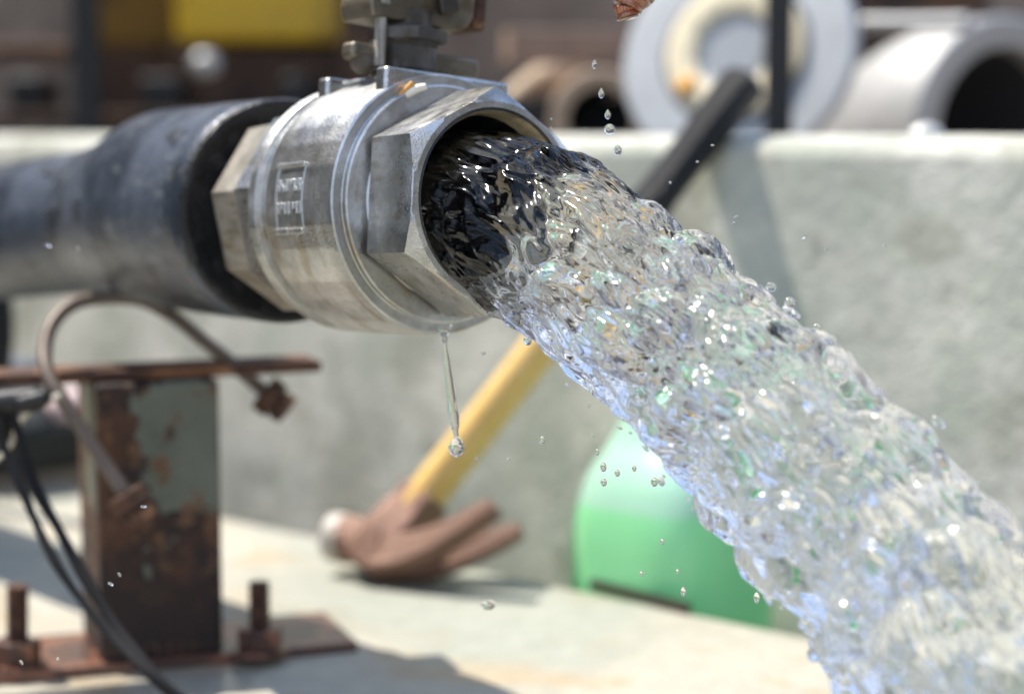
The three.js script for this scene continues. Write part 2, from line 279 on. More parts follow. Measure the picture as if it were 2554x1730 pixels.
// ================================================================ THE VALVE
const AX = V(0.6012 * 0.9981, 0.0624, 0.7966 * 0.9981).normalize();
const VALVE_AT = at(1211, 503, 0.70);
const axisR = (() => { const r = V().crossVectors(V(0, 1, 0), AX).normalize(), u = V().crossVectors(AX, r), k = -6.0 * RAD; return [r.clone().multiplyScalar(Math.cos(k)).addScaledVector(u, Math.sin(k)), u.clone().multiplyScalar(Math.cos(k)).addScaledVector(r, -Math.sin(k))]; })();
const valve = basis(thing('ball_valve'), axisR[0], axisR[1], AX, VALVE_AT);
tag(valve, 'nickel plated ball valve with hexagonal mouth pouring water', 'valve');
const BORE = 0.0322;
{
  const S = 0.0409, ev = new Evaluator(); ev.attributes = ['position', 'normal', 'uv'];
  const hexOf = (z0, z1, R, rot) => new Brush(boxUV(prism(6, R, z0, z1, rot, 0.0013)));
  const cone = (z0, z1, r0, back) => { const g = new THREE.LatheGeometry([[0.0001, back], [0.06, back], [0.06, z0 - 0.004], [r0 + (z1 - z0) * 1.75 + 0.007, z0 - 0.004], [r0, z1], [0.0001, z1]].map(([a, b]) => new THREE.Vector2(a, b)), 128); g.rotateX(Math.PI / 2); return new Brush(g); };
  const bore = (r, z0, z1) => { const g = new THREE.CylinderGeometry(r, r, z1 - z0, 128); g.rotateX(Math.PI / 2); g.translate(0, 0, (z0 + z1) / 2); return new Brush(g); };
  let fh = ev.evaluate(hexOf(-0.0220, 0.0062, S, Math.PI / 6), cone(0.0022, 0.0062, 0.0352, -0.03), INTERSECTION);
  fh = ev.evaluate(fh, bore(BORE, -0.05, 0.02), SUBTRACTION);
  mesh('hexagonal_mouth', toCreasedNormals(boxUV(fh.geometry), 0.4), M.nickelHex, valve);
  // thread inside the mouth, then the dark throat
  const th = []; for (let i = 0; i <= 6; i++) th.push([BORE - 0.0001 - (i % 2 ? 0.0009 : 0), 0.0055 - i * 0.0012]);
  mesh('mouth_thread', lathe([...th, [0.0308, -0.0035]], 96, 0.3), M.thread, valve);
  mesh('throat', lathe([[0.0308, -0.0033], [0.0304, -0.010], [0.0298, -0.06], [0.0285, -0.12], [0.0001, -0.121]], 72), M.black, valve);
  mesh('seal_ring', lathe([[0.0321, 0.0060], [0.0327, 0.0068], [0.0332, 0.0061]], 96), M.black, valve);
  const body = [[0.0345, -0.018], [0.0345, -0.0232], [0.0350, -0.0238], [0.0428, -0.0240], [0.0434, -0.0245], [0.0434, -0.0264], [0.0438, -0.0268], [0.0470, -0.0269], [0.0477, -0.0275], [0.0478, -0.031], [0.0481, -0.050], [0.0478, -0.0730], [0.0474, -0.0740], [0.0455, -0.0746], [0.0452, -0.0752], [0.0452, -0.0800], [0.0455, -0.0806], [0.0472, -0.0812], [0.0476, -0.0820], [0.0476, -0.0864], [0.0470, -0.0876], [0.0438, -0.0884], [0.0405, -0.0892], [0.036, -0.090]];
  mesh('valve_body', lathe(body, 160, 0.5), M.nickel, valve);
  mesh('rear_octagon', prism(8, 0.0432, -0.108, -0.0875, 0.663, 0.0018), M.nickelHex, valve);
  const adapter = mesh('adapter_octagon', prism(8, 0.0402, -0.1320, -0.1075, 0.663, 0.0026), M.tanBrass, valve); adapter.userData.label = 'tan dusty octagon nut at the back of the valve';
  mesh('adapter_thread', lathe([[0.030, -0.130], [0.030, -0.175]], 48), M.black, valve);
  // raised name plate on the flank: frame, field and worn marks
  const R = 0.0480, onBand = (ang, z, geo) => { geo.translate(0, 0, 0); geo.rotateX(0); const m = new THREE.Matrix4().makeBasis(V(0, 0, -1), V(-Math.sin(ang), Math.cos(ang), 0), V(Math.cos(ang), Math.sin(ang), 0)); m.setPosition(R * Math.cos(ang), R * Math.sin(ang), z); geo.applyMatrix4(m); return geo; };
  const pc = 181 * RAD, pz = -0.0632, arc = (da) => pc + da;
  // mark field curves with the band: built from short strips
  const strip = (a0, a1, z0, z1, h, r = 0.0004) => { const n = Math.max(1, Math.ceil(Math.abs(a1 - a0) / 0.08)), out = []; for (let i = 0; i < n; i++) { const b0 = mix(a0, a1, i / n), b1 = mix(a0, a1, (i + 1) / n), L = Math.abs(b1 - b0) * (R + h) * 1.01; out.push(onBand((b0 + b1) / 2, (z0 + z1) / 2, rbox(Math.abs(z1 - z0), L, h * 2, r, 2))); } return out; };
  const top = pc - 15.5 * RAD, bot = pc + 15.5 * RAD, zl = -0.0655, zr = -0.0462;
  const plate = mesh('name_plate', merge(strip(top, top + 0.035, zl, zr, 0.0013), strip(bot - 0.045, bot, zl, -0.0565, 0.0012), strip(bot - 0.045, bot, -0.0553, zr, 0.0012), strip(top, bot, zl, zl + 0.0008, 0.0004, 0.0003), strip(top, bot, zr - 0.0008, zr, 0.0004, 0.0003)), M.nickel, valve);
  const marks = [], r1 = top + 0.125, r2 = top + 0.30;
  const mk = (z, a, da, w = 0.0010) => marks.push(...strip(a, a + da, z + 0.0105 - w / 2, z + 0.0105 + w / 2, 0.0006, 0.00035));
  [[-0.0735, 0, 0.09], [-0.0718, 0.03, 0.035], [-0.0702, 0.05, 0.04], [-0.0682, 0.0, 0.09], [-0.0655, 0.0, 0.035], [-0.0640, 0.0, 0.02], [-0.0625, 0.0, 0.09], [-0.0612, 0.06, 0.03], [-0.0600, 0.0, 0.05], [-0.0585, 0.0, 0.09]].forEach(([z, o, d]) => mk(z, r1 + o, d));
  for (let i = 0; i < 7; i++) mk(-0.0742 + i * 0.0026 + (i > 3 ? 0.0006 : 0), r2, i % 3 === 1 ? 0.05 : 0.085, 0.0012);
  mesh('raised_marks', merge(marks), M.nickel, plate);
  // mounting pad with two ribs, stem, packing nut, stop pin
  mesh('mounting_pad', rbox(0.040, 0.010, 0.040, 0.002).translate(0, 0.0418, -0.0535), M.nickelHex, valve);
  mesh('stop_rib', rbox(0.056, 0.0095, 0.0075, 0.0018, 3).translate(0.001, 0.0432, -0.0310), M.nickelHex, valve);
  mesh('stop_rib', rbox(0.050, 0.0085, 0.0075, 0.0018, 3).translate(-0.001, 0.0432, -0.0725), M.nickelHex, valve);
  const turnUp = (g) => { g.rotateX(-Math.PI / 2); return g; };
  mesh('stem_neck', turnUp(lathe([[0.0145, 0.046], [0.0140, 0.050], [0.0118, 0.0515], [0.0112, 0.060], [0.0125, 0.0618], [0.0001, 0.062]], 48)).translate(0, 0, -0.0550), M.darkSteel, valve);
  mesh('packing_nut', turnUp(prism(6, 0.0152, 0.0618, 0.0668, 0.2, 0.0006)).translate(0, 0, -0.0550), M.darkSteel, valve);
  mesh('stem', turnUp(lathe([[0.0095, 0.066], [0.0095, 0.074], [0.0001, 0.074]], 40)).translate(0, 0, -0.0550), M.darkSteel, valve);
  const pin = merge(rbox(0.014, 0.0065, 0.009, 0.0022, 3).translate(-0.0200, 0.0560, -0.0550), new THREE.SphereGeometry(0.0045, 20, 14).translate(-0.0205, 0.0522, -0.0540), rbox(0.022, 0.0075, 0.008, 0.0016, 3).translate(0.019, 0.0552, -0.0530));
  mesh('stop_pin', pin, M.dullSteel, valve);
  mesh('pin_screw', turnUp(lathe([[0.0022, 0.051], [0.0022, 0.0735], [0.0034, 0.074], [0.0034, 0.077], [0.0001, 0.0775]], 20)).translate(-0.0155, 0, -0.0500), M.tanBrass, valve);
  // lever: folded steel strap clasping the stem, arm out of the picture, wet tip coming back into it
  const hub = new THREE.Shape(); hub.moveTo(-0.0195, 0.070); hub.lineTo(0.016, 0.0692); hub.quadraticCurveTo(0.024, 0.070, 0.024, 0.078); hub.lineTo(0.024, 0.104); hub.lineTo(-0.012, 0.104); hub.lineTo(-0.0135, 0.086); hub.quadraticCurveTo(-0.0140, 0.079, -0.0155, 0.0785); hub.lineTo(-0.0195, 0.078); hub.quadraticCurveTo(-0.0215, 0.074, -0.0195, 0.070);
  const hg = new THREE.ExtrudeGeometry(hub, { depth: 0.020, bevelEnabled: true, bevelThickness: 0.0012, bevelSize: 0.0012, bevelSegments: 3 }); hg.translate(0, 0, -0.0685);
  const lever = mesh('lever', merge(boxUV(hg)), M.dullSteel, valve);
  mesh('lever_strap', rbox(0.0085, 0.034, 0.0035, 0.001).rotateZ(0.22).translate(0.0085, 0.0905, -0.0455), M.darkSteel, lever);
  mesh('lever_cheek', rbox(0.007, 0.040, 0.018, 0.002).translate(0.0305, 0.0905, -0.0600), M.rust, lever);
  mesh('lever_lug', rbox(0.010, 0.0042, 0.010, 0.0018).translate(-0.0140, 0.0812, -0.0585), M.dullSteel, lever);
}
{ // lever arm and its wet tip, in world space
  const inv = valve.matrix.clone().invert(), A = V(0.015, 0.098, -0.058), tip = at(1562, 22, 0.685).applyMatrix4(inv), mid = at(1330, -190, 0.70).applyMatrix4(inv), m2 = at(1560, -130, 0.69).applyMatrix4(inv);
  const lever = valve.children.find((c) => c.name === 'lever');
  mesh('lever_arm', sweep(spline(A, A.clone().add(V(0.004, 0.02, 0.005)), mid, m2), (t, a) => 0.0075 * (1 - 0.35 * Math.abs(Math.sin(a))), 40, 16), M.dullSteel, lever);
  const end = at(1568, 46, 0.685).applyMatrix4(inv);
  const tipMesh = mesh('lever_tip', sweep(spline(m2, at(1580, -60, 0.687).applyMatrix4(inv), at(1580, -10, 0.685).applyMatrix4(inv), tip, end), (t) => { const q = clamp((t - 0.55) / 0.45); return 0.0085 * (1 - 0.62 * q) + 0.0006 * Math.sin(t * 40); }, 60, 24, { wob: (t, a) => 0.0006 * noise(t * 14, Math.cos(a) * 1.5, Math.sin(a) * 1.5) }), M.leverTip, lever);
  tipMesh.userData.label = 'wet red brown tip of the lever hanging into the top of the picture';
}
{ // dry straw caught on the pad
  const a = (x, y, z) => at(x, y, z), s1 = mesh('straw', sweep(spline(a(1030, 206, 0.708), a(1012, 224, 0.708), a(996, 240, 0.708)), 0.0011, 14, 8), M.straw);
  tag(s1, 'short orange straw stuck to the valve beside the stop rib', 'straw');
  const s2 = mesh('straw', sweep(spline(a(1064, 215, 0.708), a(1040, 221, 0.708), a(1012, 238, 0.708)), (t) => 0.0015 * (0.75 + 0.25 * Math.sin(t * 3)), 14, 8), M.paleStraw);
  tag(s2, 'pale straw lying on the valve just right of the orange one', 'straw');
}

// ================================================================ COUPLING AND PIPE
const localV = (t) => VALVE_AT.clone().addScaledVector(AX, -t);
{
  const c0 = at(708, 526, 0.810), c1 = at(440, 522, 0.918), c2 = at(300, 545, 0.975), dir = c1.clone().sub(c0).normalize();
  const prof = (t) => { const s = t; let r = 0.0463; if (s < 0.03) r -= 0.0022 * (1 - s / 0.03); if (s > 0.60) r = mix(0.0463, 0.0383, step(0.60, 1.0, s)); return r; };
  const curve = spline(c0, c0.clone().lerp(c1, 0.5), c1, c2);
  const cp = thing('pipe_coupling', V(0, 0, 0));
  tag(cp, 'scuffed black plastic coupling between pipe and valve', 'pipe coupling');
  mesh('sleeve', sweep(curve, prof, 90, 120, { caps: false, vlen: 3.2, wob: (t, a) => 0.0004 * noise(t * 6, Math.cos(a) * 2, Math.sin(a) * 2) }), M.pipe, cp);
  // the mouth: turned-in rubber lip facing the valve
  const ring = lathe([[0.0455, 0.000], [0.0462, 0.0012], [0.0452, 0.003], [0.0436, 0.0033], [0.0420, 0.0018], [0.0385, 0.0008], [0.0290, 0.0004]], 96, 1.2), m = mesh('rubber_lip', ring, M.rubber, cp), z = dir.clone().negate(), x = V().crossVectors(V(0, 1, 0), z).normalize();
  basis(m, x, V().crossVectors(z, x), z, c0);
}
{
  const pts = [at(330, 541, 0.962), at(250, 551, 0.99), at(0, 579, 1.075), at(-260, 606, 1.19), at(-560, 630, 1.36)];
  const pipe = mesh('water_pipe', sweep(spline(...pts), 0.0363, 60, 96, { vlen: 3.2, wob: (t, a) => 0.0004 * noise(t * 9, Math.cos(a) * 2, Math.sin(a) * 2) }), M.pipe);
  tag(pipe, 'black plastic water pipe entering from the left', 'pipe');
}

// ================================================================ SUPPORT POST
const postTurn = 20 * RAD;                                                        // turned so that its left side shows
const postFoot = onPlane(254, 1680, 0), px = V(Math.cos(postTurn), 0, -Math.sin(postTurn)), pz = V(Math.sin(postTurn), 0, Math.cos(postTurn));
const POST_H = 0.137;
{
  const W = 0.058, D = 0.066, c = postFoot.clone().addScaledVector(px, W / 2).addScaledVector(pz, -D / 2);
  const post = thing('support_post', c); post.rotation.y = postTurn;
  tag(post, 'rusty square steel post with peeling grey green paint under the pipe', 'post');
  const g = boxUV(new RoundedBoxGeometry(W, POST_H - 0.004, D, 3, 0.003)).translate(0, (POST_H - 0.004) / 2 + 0.004, 0);
  { const p = g.attributes.position, uv = g.attributes.uv; for (let i = 0; i < p.count; i++) { const u0 = uv.getX(i); uv.setXY(i, (u0 + W / 2) / W * 0.96 + 0.02, p.getY(i) / POST_H * 0.98); } }
  mesh('column', g, M.post, post);
  const foot = mesh('foot_plate', rbox(0.262, 0.0050, 0.066, 0.0012).translate(-0.036, 0.0026, 0.003), M.wetRust, post);
  mesh('top_bar', rbox(0.280, 0.0055, 0.030, 0.0012).rotateZ(0.005).translate(-0.060, POST_H + 0.0028, 0.013), M.rust, post);
  mesh('weld_bead', sweep(spline(V(-0.028, 0.009, 0.029), V(0, 0.010, 0.0295), V(0.028, 0.009, 0.029)), (t) => 0.0035 + 0.0008 * Math.sin(t * 60), 50, 10), M.rust, post);
  // anchor bolts with nuts
  const bolt = (name, label, x, y, lean, h) => {
    const p = onPlane(x, y, 0.0052), b = thing(name, p); b.rotation.z = lean; tag(b, label, 'bolt');
    const thr = []; for (let i = 0; i <= 44; i++) thr.push([0.0052 - (i % 2 ? 0.0007 : 0), i / 44 * h]); thr.push([0.0001, h + 0.0004]);
    mesh('threaded_rod', lathe(thr, 24, 0.3).rotateX(-Math.PI / 2), M.boltRust, b);
    mesh('nut', prism(6, 0.0108, 0.0, 0.0105, 0.4, 0.001).rotateX(-Math.PI / 2).translate(0, 0.002, 0), M.wetRust, b);
    mesh('washer', lathe([[0.005, 0.0022], [0.0135, 0.0022], [0.0138, 0.0012], [0.0135, 0], [0.005, 0]], 32).rotateX(-Math.PI / 2), M.wetRust, b);
  };
  bolt('anchor_bolt', 'rusty anchor bolt and nut on the right end of the foot plate', 648, 1626, 0.0, 0.034);
  bolt('anchor_bolt', 'rusty anchor bolt and nut left of the post beside the cables', 42, 1660, -0.03, 0.038);
  // loose U bolt under the pipe
  const u = thing('u_bolt'); tag(u, 'loose rusty U bolt hanging through the top bar under the pipe', 'U bolt');
  const path = spline(at(696, 1012, 0.955), at(600, 925, 0.945), at(505, 848, 0.936), at(425, 785, 0.934), at(350, 748, 0.934), at(270, 742, 0.932), at(185, 757, 0.925), at(132, 805, 0.915), at(112, 870, 0.905), at(120, 935, 0.895), at(165, 1010, 0.888), at(235, 1118, 0.885), at(312, 1232, 0.882));
  mesh('bent_rod', sweep(path, 0.0033, 120, 16), M.uSteel, u);
  const nutAt = (x, y, d, dir) => { const m = mesh('nut', merge(prism(6, 0.0092, -0.004, 0.004, 0.3, 0.0008), prism(6, 0.0082, 0.005, 0.011, 0.9, 0.0008)), M.rust, u), z = dir.normalize(), x0 = V().crossVectors(V(0, 1, 0), z).normalize(); basis(m, x0, V().crossVectors(z, x0), z, at(x, y, d)); };
  nutAt(672, 990, 0.953, V(0.7, -0.6, -0.1)); nutAt(322, 1248, 0.882, V(0.5, -0.8, 0));
}
{ // black cables in front of the post
  const A = mesh('black_cable', sweep(spline(at(-80, 960, 0.86), at(-10, 1075, 0.86), at(55, 1225, 0.855), at(110, 1350, 0.85), at(175, 1460, 0.845), at(265, 1570, 0.84), at(370, 1680, 0.83), onPlane(500, 1790, 0.006)), (t) => 0.0021 + 0.0003 * Math.sin(t * 30), 110, 14), M.cable);
  tag(A, 'left of two black cables running down across the post', 'cable');
  const B = mesh('black_cable', sweep(spline(at(-60, 930, 0.875), at(30, 1040, 0.87), at(75, 1190, 0.868), at(140, 1310, 0.86), at(205, 1430, 0.855), at(290, 1565, 0.846), at(390, 1690, 0.836), onPlane(540, 1800, 0.006)), (t) => 0.0025 + 0.0004 * Math.sin(t * 26), 110, 14), M.cable);
  tag(B, 'thicker right one of two black cables across the post', 'cable');
  const w = mesh('thin_wire', sweep(spline(at(-60, 1180, 0.88), at(18, 1120, 0.88), at(45, 1060, 0.88), at(90, 1010, 0.88), at(150, 985, 0.882)), 0.0011, 50, 8), M.paleStraw);
  tag(w, 'thin pale wire tied below the black cable clamp', 'wire');
  const k = thing('cable_clamp', at(30, 1000, 0.872)); tag(k, 'black rubber cable clamp at the left edge under the rusty bar', 'clamp');
  mesh('band', rbox(0.030, 0.011, 0.016, 0.005, 4).rotateZ(0.1), M.rubber, k); mesh('tongue', rbox(0.016, 0.007, 0.010, 0.003, 3).rotateZ(0.25).translate(0.010, 0.001, 0.004), M.rubber, k); mesh('jaw', rbox(0.022, 0.016, 0.014, 0.005, 4).translate(-0.012, -0.011, 0), M.rubber, k);
  const h = mesh('black_hose', sweep(spline(at(-90, 640, 1.30), at(-15, 700, 1.30), at(5, 800, 1.30), at(0, 900, 1.30), at(-20, 1010, 1.31), at(-70, 1200, 1.33)), 0.0075, 60, 20), M.rubber);
  tag(h, 'black hose hanging at the left edge behind the pipe', 'hose');
}

// ================================================================ HAMMER
{
  const head = at(984, 1338, 1.117), end = at(1868, 190, 1.150), h = end.clone().sub(head).normalize();
  let c = V(0.60, -0.42, 0.66); c.addScaledVector(h, -c.dot(h)).normalize();            // claw direction
  const w = V().crossVectors(h, c);                                                     // across the claws
  const ham = basis(thing('claw_hammer'), c, h, w, head); tag(ham, 'rusty claw hammer with yellow handle and black grip leaning on the wall', 'hammer');
  const L = end.distanceTo(head);
  mesh('handle', sweep(spline(V(0, -0.010, 0), V(0, 0.05, 0), V(0, L * 0.45, 0), V(0, L * 0.62, 0)), (t, a) => (0.0135 - 0.0015 * Math.sin(t * 3)) * (1 - 0.12 * Math.cos(a) ** 2), 40, 28, { vlen: 6 }), M.handle, ham);
  mesh('grip', sweep(spline(V(0, L * 0.57, 0), V(0, L * 0.75, 0), V(0, L * 0.9, 0), V(0, L, 0)), (t, a) => (0.0126 + 0.0008 * Math.sin(t * 9)) * (t > 0.96 ? Math.sqrt(Math.max(0.05, 1 - ((t - 0.96) / 0.04) ** 2 * 0.6)) : 1), 60, 28, { vlen: 6 }), M.grip, ham);
  // steel head: eye block, neck, round poll, two claws
  const flat = (a, w2, h2) => Math.pow(Math.abs(Math.cos(a) / w2) ** 8 + Math.abs(Math.sin(a) / h2) ** 8, -0.125);
  const eye = sweep(spline(V(0, -0.024, 0), V(0, -0.012, 0), V(0, 0.012, 0), V(0, 0.030, 0)), (t, a) => flat(a, 0.0150 - 0.0015 * t, 0.0172 - 0.0035 * t) * (0.88 + 0.12 * Math.sin(Math.PI * clamp(t * 1.25))), 24, 48);
  const neck = sweep(spline(V(0.004, -0.006, 0), V(-0.010, -0.010, 0), V(-0.019, -0.014, 0), V(-0.026, -0.018, 0)), (t) => 0.0170 - 0.0040 * Math.sin(t * 2.4), 24, 28);
  const claw = (s) => sweep(spline(V(-0.008, -0.015, s * 0.0070), V(0.012, -0.009, s * 0.0084), V(0.029, 0.006, s * 0.0106), V(0.043, 0.025, s * 0.0134), V(0.055, 0.046, s * 0.0162)), (t, a) => flat(a, 0.0078 - 0.0014 * t, 0.0122 - 0.0080 * t), 40, 56);
  mesh('steel_head', merge(eye, neck), M.hammer, ham);
  mesh('claw', claw(1), M.hammer, ham); mesh('claw', claw(-1), M.hammer, ham);
  const poll = mesh('striking_face', sweep(spline(V(-0.022, -0.016, 0), V(-0.026, -0.018, 0), V(-0.031, -0.020, 0), V(-0.035, -0.022, 0), V(-0.0375, -0.023, 0)), (t) => 0.0118 + 0.0025 * step(0, 0.4, t) - 0.004 * step(0.8, 1, t), 24, 32), M.face, ham); poll.userData.label = 'worn bright striking face';
}

// ================================================================ GREEN JUG
{
  const hx = 0.050, hz = 0.050, corner = onPlane(1700, 1526, 0).setY(-0.15).addScaledVector(OUT, -0.006);
  const c = corner.clone().addScaledVector(ALONG, -hx).addScaledVector(OUT, -hz);
  const jug = basis(thing('green_jug'), ALONG, V(0, 1, 0), OUT, c); tag(jug, 'translucent green plastic jug standing behind the slab', 'jug');
  // superellipse sections stacked into shoulder and neck
  const secs = [[0, 0.94, 5], [0.004, 0.985, 5], [0.012, 1, 3.4], [0.172, 1, 3.4], [0.185, 0.985, 3.4], [0.196, 0.95, 3.3], [0.206, 0.895, 3.2], [0.215, 0.81, 3.2], [0.225, 0.66, 3], [0.240, 0.44, 2.6], [0.256, 0.36, 2.2], [0.276, 0.34, 2], [0.284, 0.34, 2]], nv = 72, pos = [], idx = [];
  secs.forEach(([y, k, e], i) => { for (let j = 0; j < nv; j++) { const a = j / nv * 2 * Math.PI, ca = Math.cos(a), sa = Math.sin(a), r = Math.pow(Math.abs(ca) ** e + Math.abs(sa) ** e, -1 / e), off = -0.016 * step(0.21, 0.27, y); pos.push(hx * k * r * ca + off, y, hz * k * r * sa); } });
  for (let i = 0; i < secs.length - 1; i++) for (let j = 0; j < nv; j++) { const a = i * nv + j, b = i * nv + (j + 1) % nv; idx.push(a, a + nv, b, b, a + nv, b + nv); }
  const g = new THREE.BufferGeometry(); g.setAttribute('position', new THREE.Float32BufferAttribute(pos, 3)); g.setIndex(idx); g.computeVertexNormals();
  const cut = 5 * nv * 6, part = (ix) => { const q = g.clone(), n = new Map(), p = [], nn = [], out = ix.map((v) => { if (!n.has(v)) { n.set(v, n.size); p.push(g.attributes.position.getX(v), g.attributes.position.getY(v), g.attributes.position.getZ(v)); nn.push(g.attributes.normal.getX(v), g.attributes.normal.getY(v), g.attributes.normal.getZ(v)); } return n.get(v); }); q.setAttribute('position', new THREE.Float32BufferAttribute(p, 3)); q.setAttribute('normal', new THREE.Float32BufferAttribute(nn, 3)); q.setIndex(out); return q; }, low = part(idx.slice(0, cut)), high = part(idx.slice(cut));   // green liquid up to the shoulder, sky gloss painted pale above
  mesh('filled_body', low, M.green, jug).userData.label = 'green filled lower part of the jug'; mesh('sheen_shoulder', high, M.paleSheen, jug).userData.label = 'jug shoulder above the liquid, painted pale for sky gloss';
  mesh('jug_handle', sweep(spline(V(-0.016, 0.272, 0), V(0.02, 0.283, 0), V(0.045, 0.265, 0), V(0.046, 0.235, 0), V(0.038, 0.206, 0)), 0.009, 40, 18), M.paleSheen, jug);
  mesh('jug_cap', lathe([[0.0001, 0.022], [0.017, 0.022], [0.019, 0.020], [0.019, 0.002], [0.0175, 0]], 40).rotateX(-Math.PI / 2).translate(-0.016, 0.280, 0), M.white, jug);
  const q0 = onPlane(1472, 1474, 0), q1 = onPlane(1720, 1533, 0), qd = q1.clone().sub(q0), s = mesh('shade_slit', rbox(qd.length(), 0.0055, 0.003, 0.0006), M.slitShade); s.position.copy(q0).add(q1).multiplyScalar(0.5).setY(0.0035); s.rotation.y = -Math.atan2(qd.z, qd.x); s.rotation.z = -0.012; tag(s, 'dark strip painted as the shaded gap between slab edge and green jug', 'painted gap');  // near-black strip drawn for the shaded gap at the jug's foot
}
{ // odds and ends in the gap at the left, seen between cables and post
  const b = thing('timber_block', onPlane(95, 1210, -0.15).setY(-0.15)); b.position.copy(at(95, 1180, 1.44)).setY(-0.15); b.rotation.y = 0.75; tag(b, 'grey brown timber block on the ground behind the slab at left', 'timber block');
  mesh('beam', rbox(0.20, 0.178, 0.06, 0.004).translate(0, 0.089, 0), M.boardGrey, b);
  const m = thing('pump_part', at(110, 1148, 1.43)); m.rotation.y = 0.75; tag(m, 'dark pump casting sitting on the timber block at left', 'pump part');
  mesh('casting', rbox(0.125, 0.034, 0.05, 0.008, 3).translate(0, 0.012, 0), M.blackBar, m); mesh('upright', rbox(0.05, 0.055, 0.05, 0.012, 3).translate(-0.03, 0.05, -0.004), M.discDark, m);
  mesh('round_cap', new THREE.SphereGeometry(0.017, 28, 18).scale(1.35, 0.9, 1).translate(0.022, 0.037, 0.006), M.pink, m);
}

// ================================================================ BEHIND THE WALL
const YARD = 0.10;
{ // raised yard that the wall holds back
  const sh = new THREE.Shape(), b = wallFoot.clone().addScaledVector(OUT, -0.139), P = [b.clone().addScaledVector(ALONG, -2.0), b.clone().addScaledVector(ALONG, 2.2), V(4, 0, -1.2), V(4, 0, -6), V(-5, 0, -6), V(-5, 0, -2.6)];
  P.forEach((q, i) => sh[i ? 'lineTo' : 'moveTo'](q.x, -q.z)); sh.closePath();
  const g = new THREE.ExtrudeGeometry(sh, { depth: 0.25, bevelEnabled: false }); g.rotateX(-Math.PI / 2); g.translate(0, YARD - 0.25, 0);
  tag(mesh('raised_ground', boxUV(g), M.ground), 'raised dirt yard behind the concrete wall', null, null, 'structure');
}
{ // big galvanised elbow
  const e = thing('pipe_elbow'); tag(e, 'large galvanised pipe elbow with dark open mouth behind the wall', 'pipe elbow');
  const O = at(2500, 345, 1.70), dir = V(-0.52, 0.02, -0.85).normalize(), R = 0.104, path = [];
  for (let i = 0; i <= 24; i++) { const t = i / 24 * Math.PI / 2, B = 0.135; path.push(O.clone().addScaledVector(dir, 0.02 + B * Math.sin(t)).add(V(0, -B * (1 - Math.cos(t)), 0))); }
  path.unshift(O.clone()); path.push(path[path.length - 1].clone().add(V(0, -0.04, 0)));
  mesh('bend', sweep(spline(...path), R, 60, 56, { caps: false, vlen: 2 }), M.galv, e);
  mesh('bend_inside', sweep(spline(...path), R - 0.026, 60, 48, { caps: false }), M.elbowDark, e);
  const z = dir.clone().negate(), x = V().crossVectors(V(0, 1, 0), z).normalize(), rim = mesh('rim', lathe([[R - 0.0265, -0.02], [R - 0.0265, 0.001], [R - 0.024, 0.004], [R - 0.002, 0.004], [R + 0.0012, 0.001], [R + 0.0012, -0.006]], 72, 0.5), M.galv, e); basis(rim, x, V().crossVectors(z, x), z, O);
  const s = mesh('pale_stone', new THREE.IcosahedronGeometry(0.0085, 3), M.galv); { const p = s.geometry.attributes.position; for (let i = 0; i < p.count; i++) { const k = 1 + 0.16 * noise(p.getX(i) * 60, p.getY(i) * 60, p.getZ(i) * 60); p.setXYZ(i, p.getX(i) * k * 1.25, p.getY(i) * k, p.getZ(i) * k); } s.geometry.computeVertexNormals(); }
  s.position.copy(at(2310, 330, 1.10)).setY(WALL_TOP - 0.001); tag(s, 'pale stone on top of the wall beside the elbow mouth', 'stone');
}
{ // grey disc with a cream ring
  const O = at(1838, 130, 1.50), z = V(-0.42, 0.34, 0.84).normalize(), x = V().crossVectors(V(0, 1, 0), z).normalize(), d = basis(thing('grey_disc'), x, V().crossVectors(z, x), z, O); tag(d, 'large grey metal disc with cream ring standing behind the hammer grip', 'disc');
  mesh('plate', lathe([[0.0001, -0.012], [0.092, -0.012], [0.094, -0.009], [0.094, -0.002], [0.091, 0.0015], [0.060, 0.003], [0.0001, 0.003]], 80, 0.4), M.discGrey, d);
  mesh('groove', lathe([[0.0600, 0.0032], [0.0585, 0.0045], [0.0560, 0.0032]], 72), M.discDark, d);
  mesh('cream_ring', lathe([[0.031, 0.003], [0.031, 0.0075], [0.033, 0.0085], [0.052, 0.0085], [0.0545, 0.0075], [0.0555, 0.003]], 72, 0.5), M.cream, d);
  mesh('hub', lathe([[0.0001, 0.0045], [0.0225, 0.0045], [0.024, 0.003]], 48, 0.3), M.discHub, d);
  mesh('orange_bolt', new THREE.SphereGeometry(0.0085, 20, 14).scale(1, 1, 0.6).translate(-0.034, -0.030, 0.0085), M.orange, d);
  const b = mesh('black_bar', rbox(0.0195, 0.62, 0.010, 0.001), M.blackBar); b.position.copy(at(1944, 60, 1.41)).setY(YARD + 0.31); tag(b, 'upright black flat bar in front of the grey disc', 'bar');
}
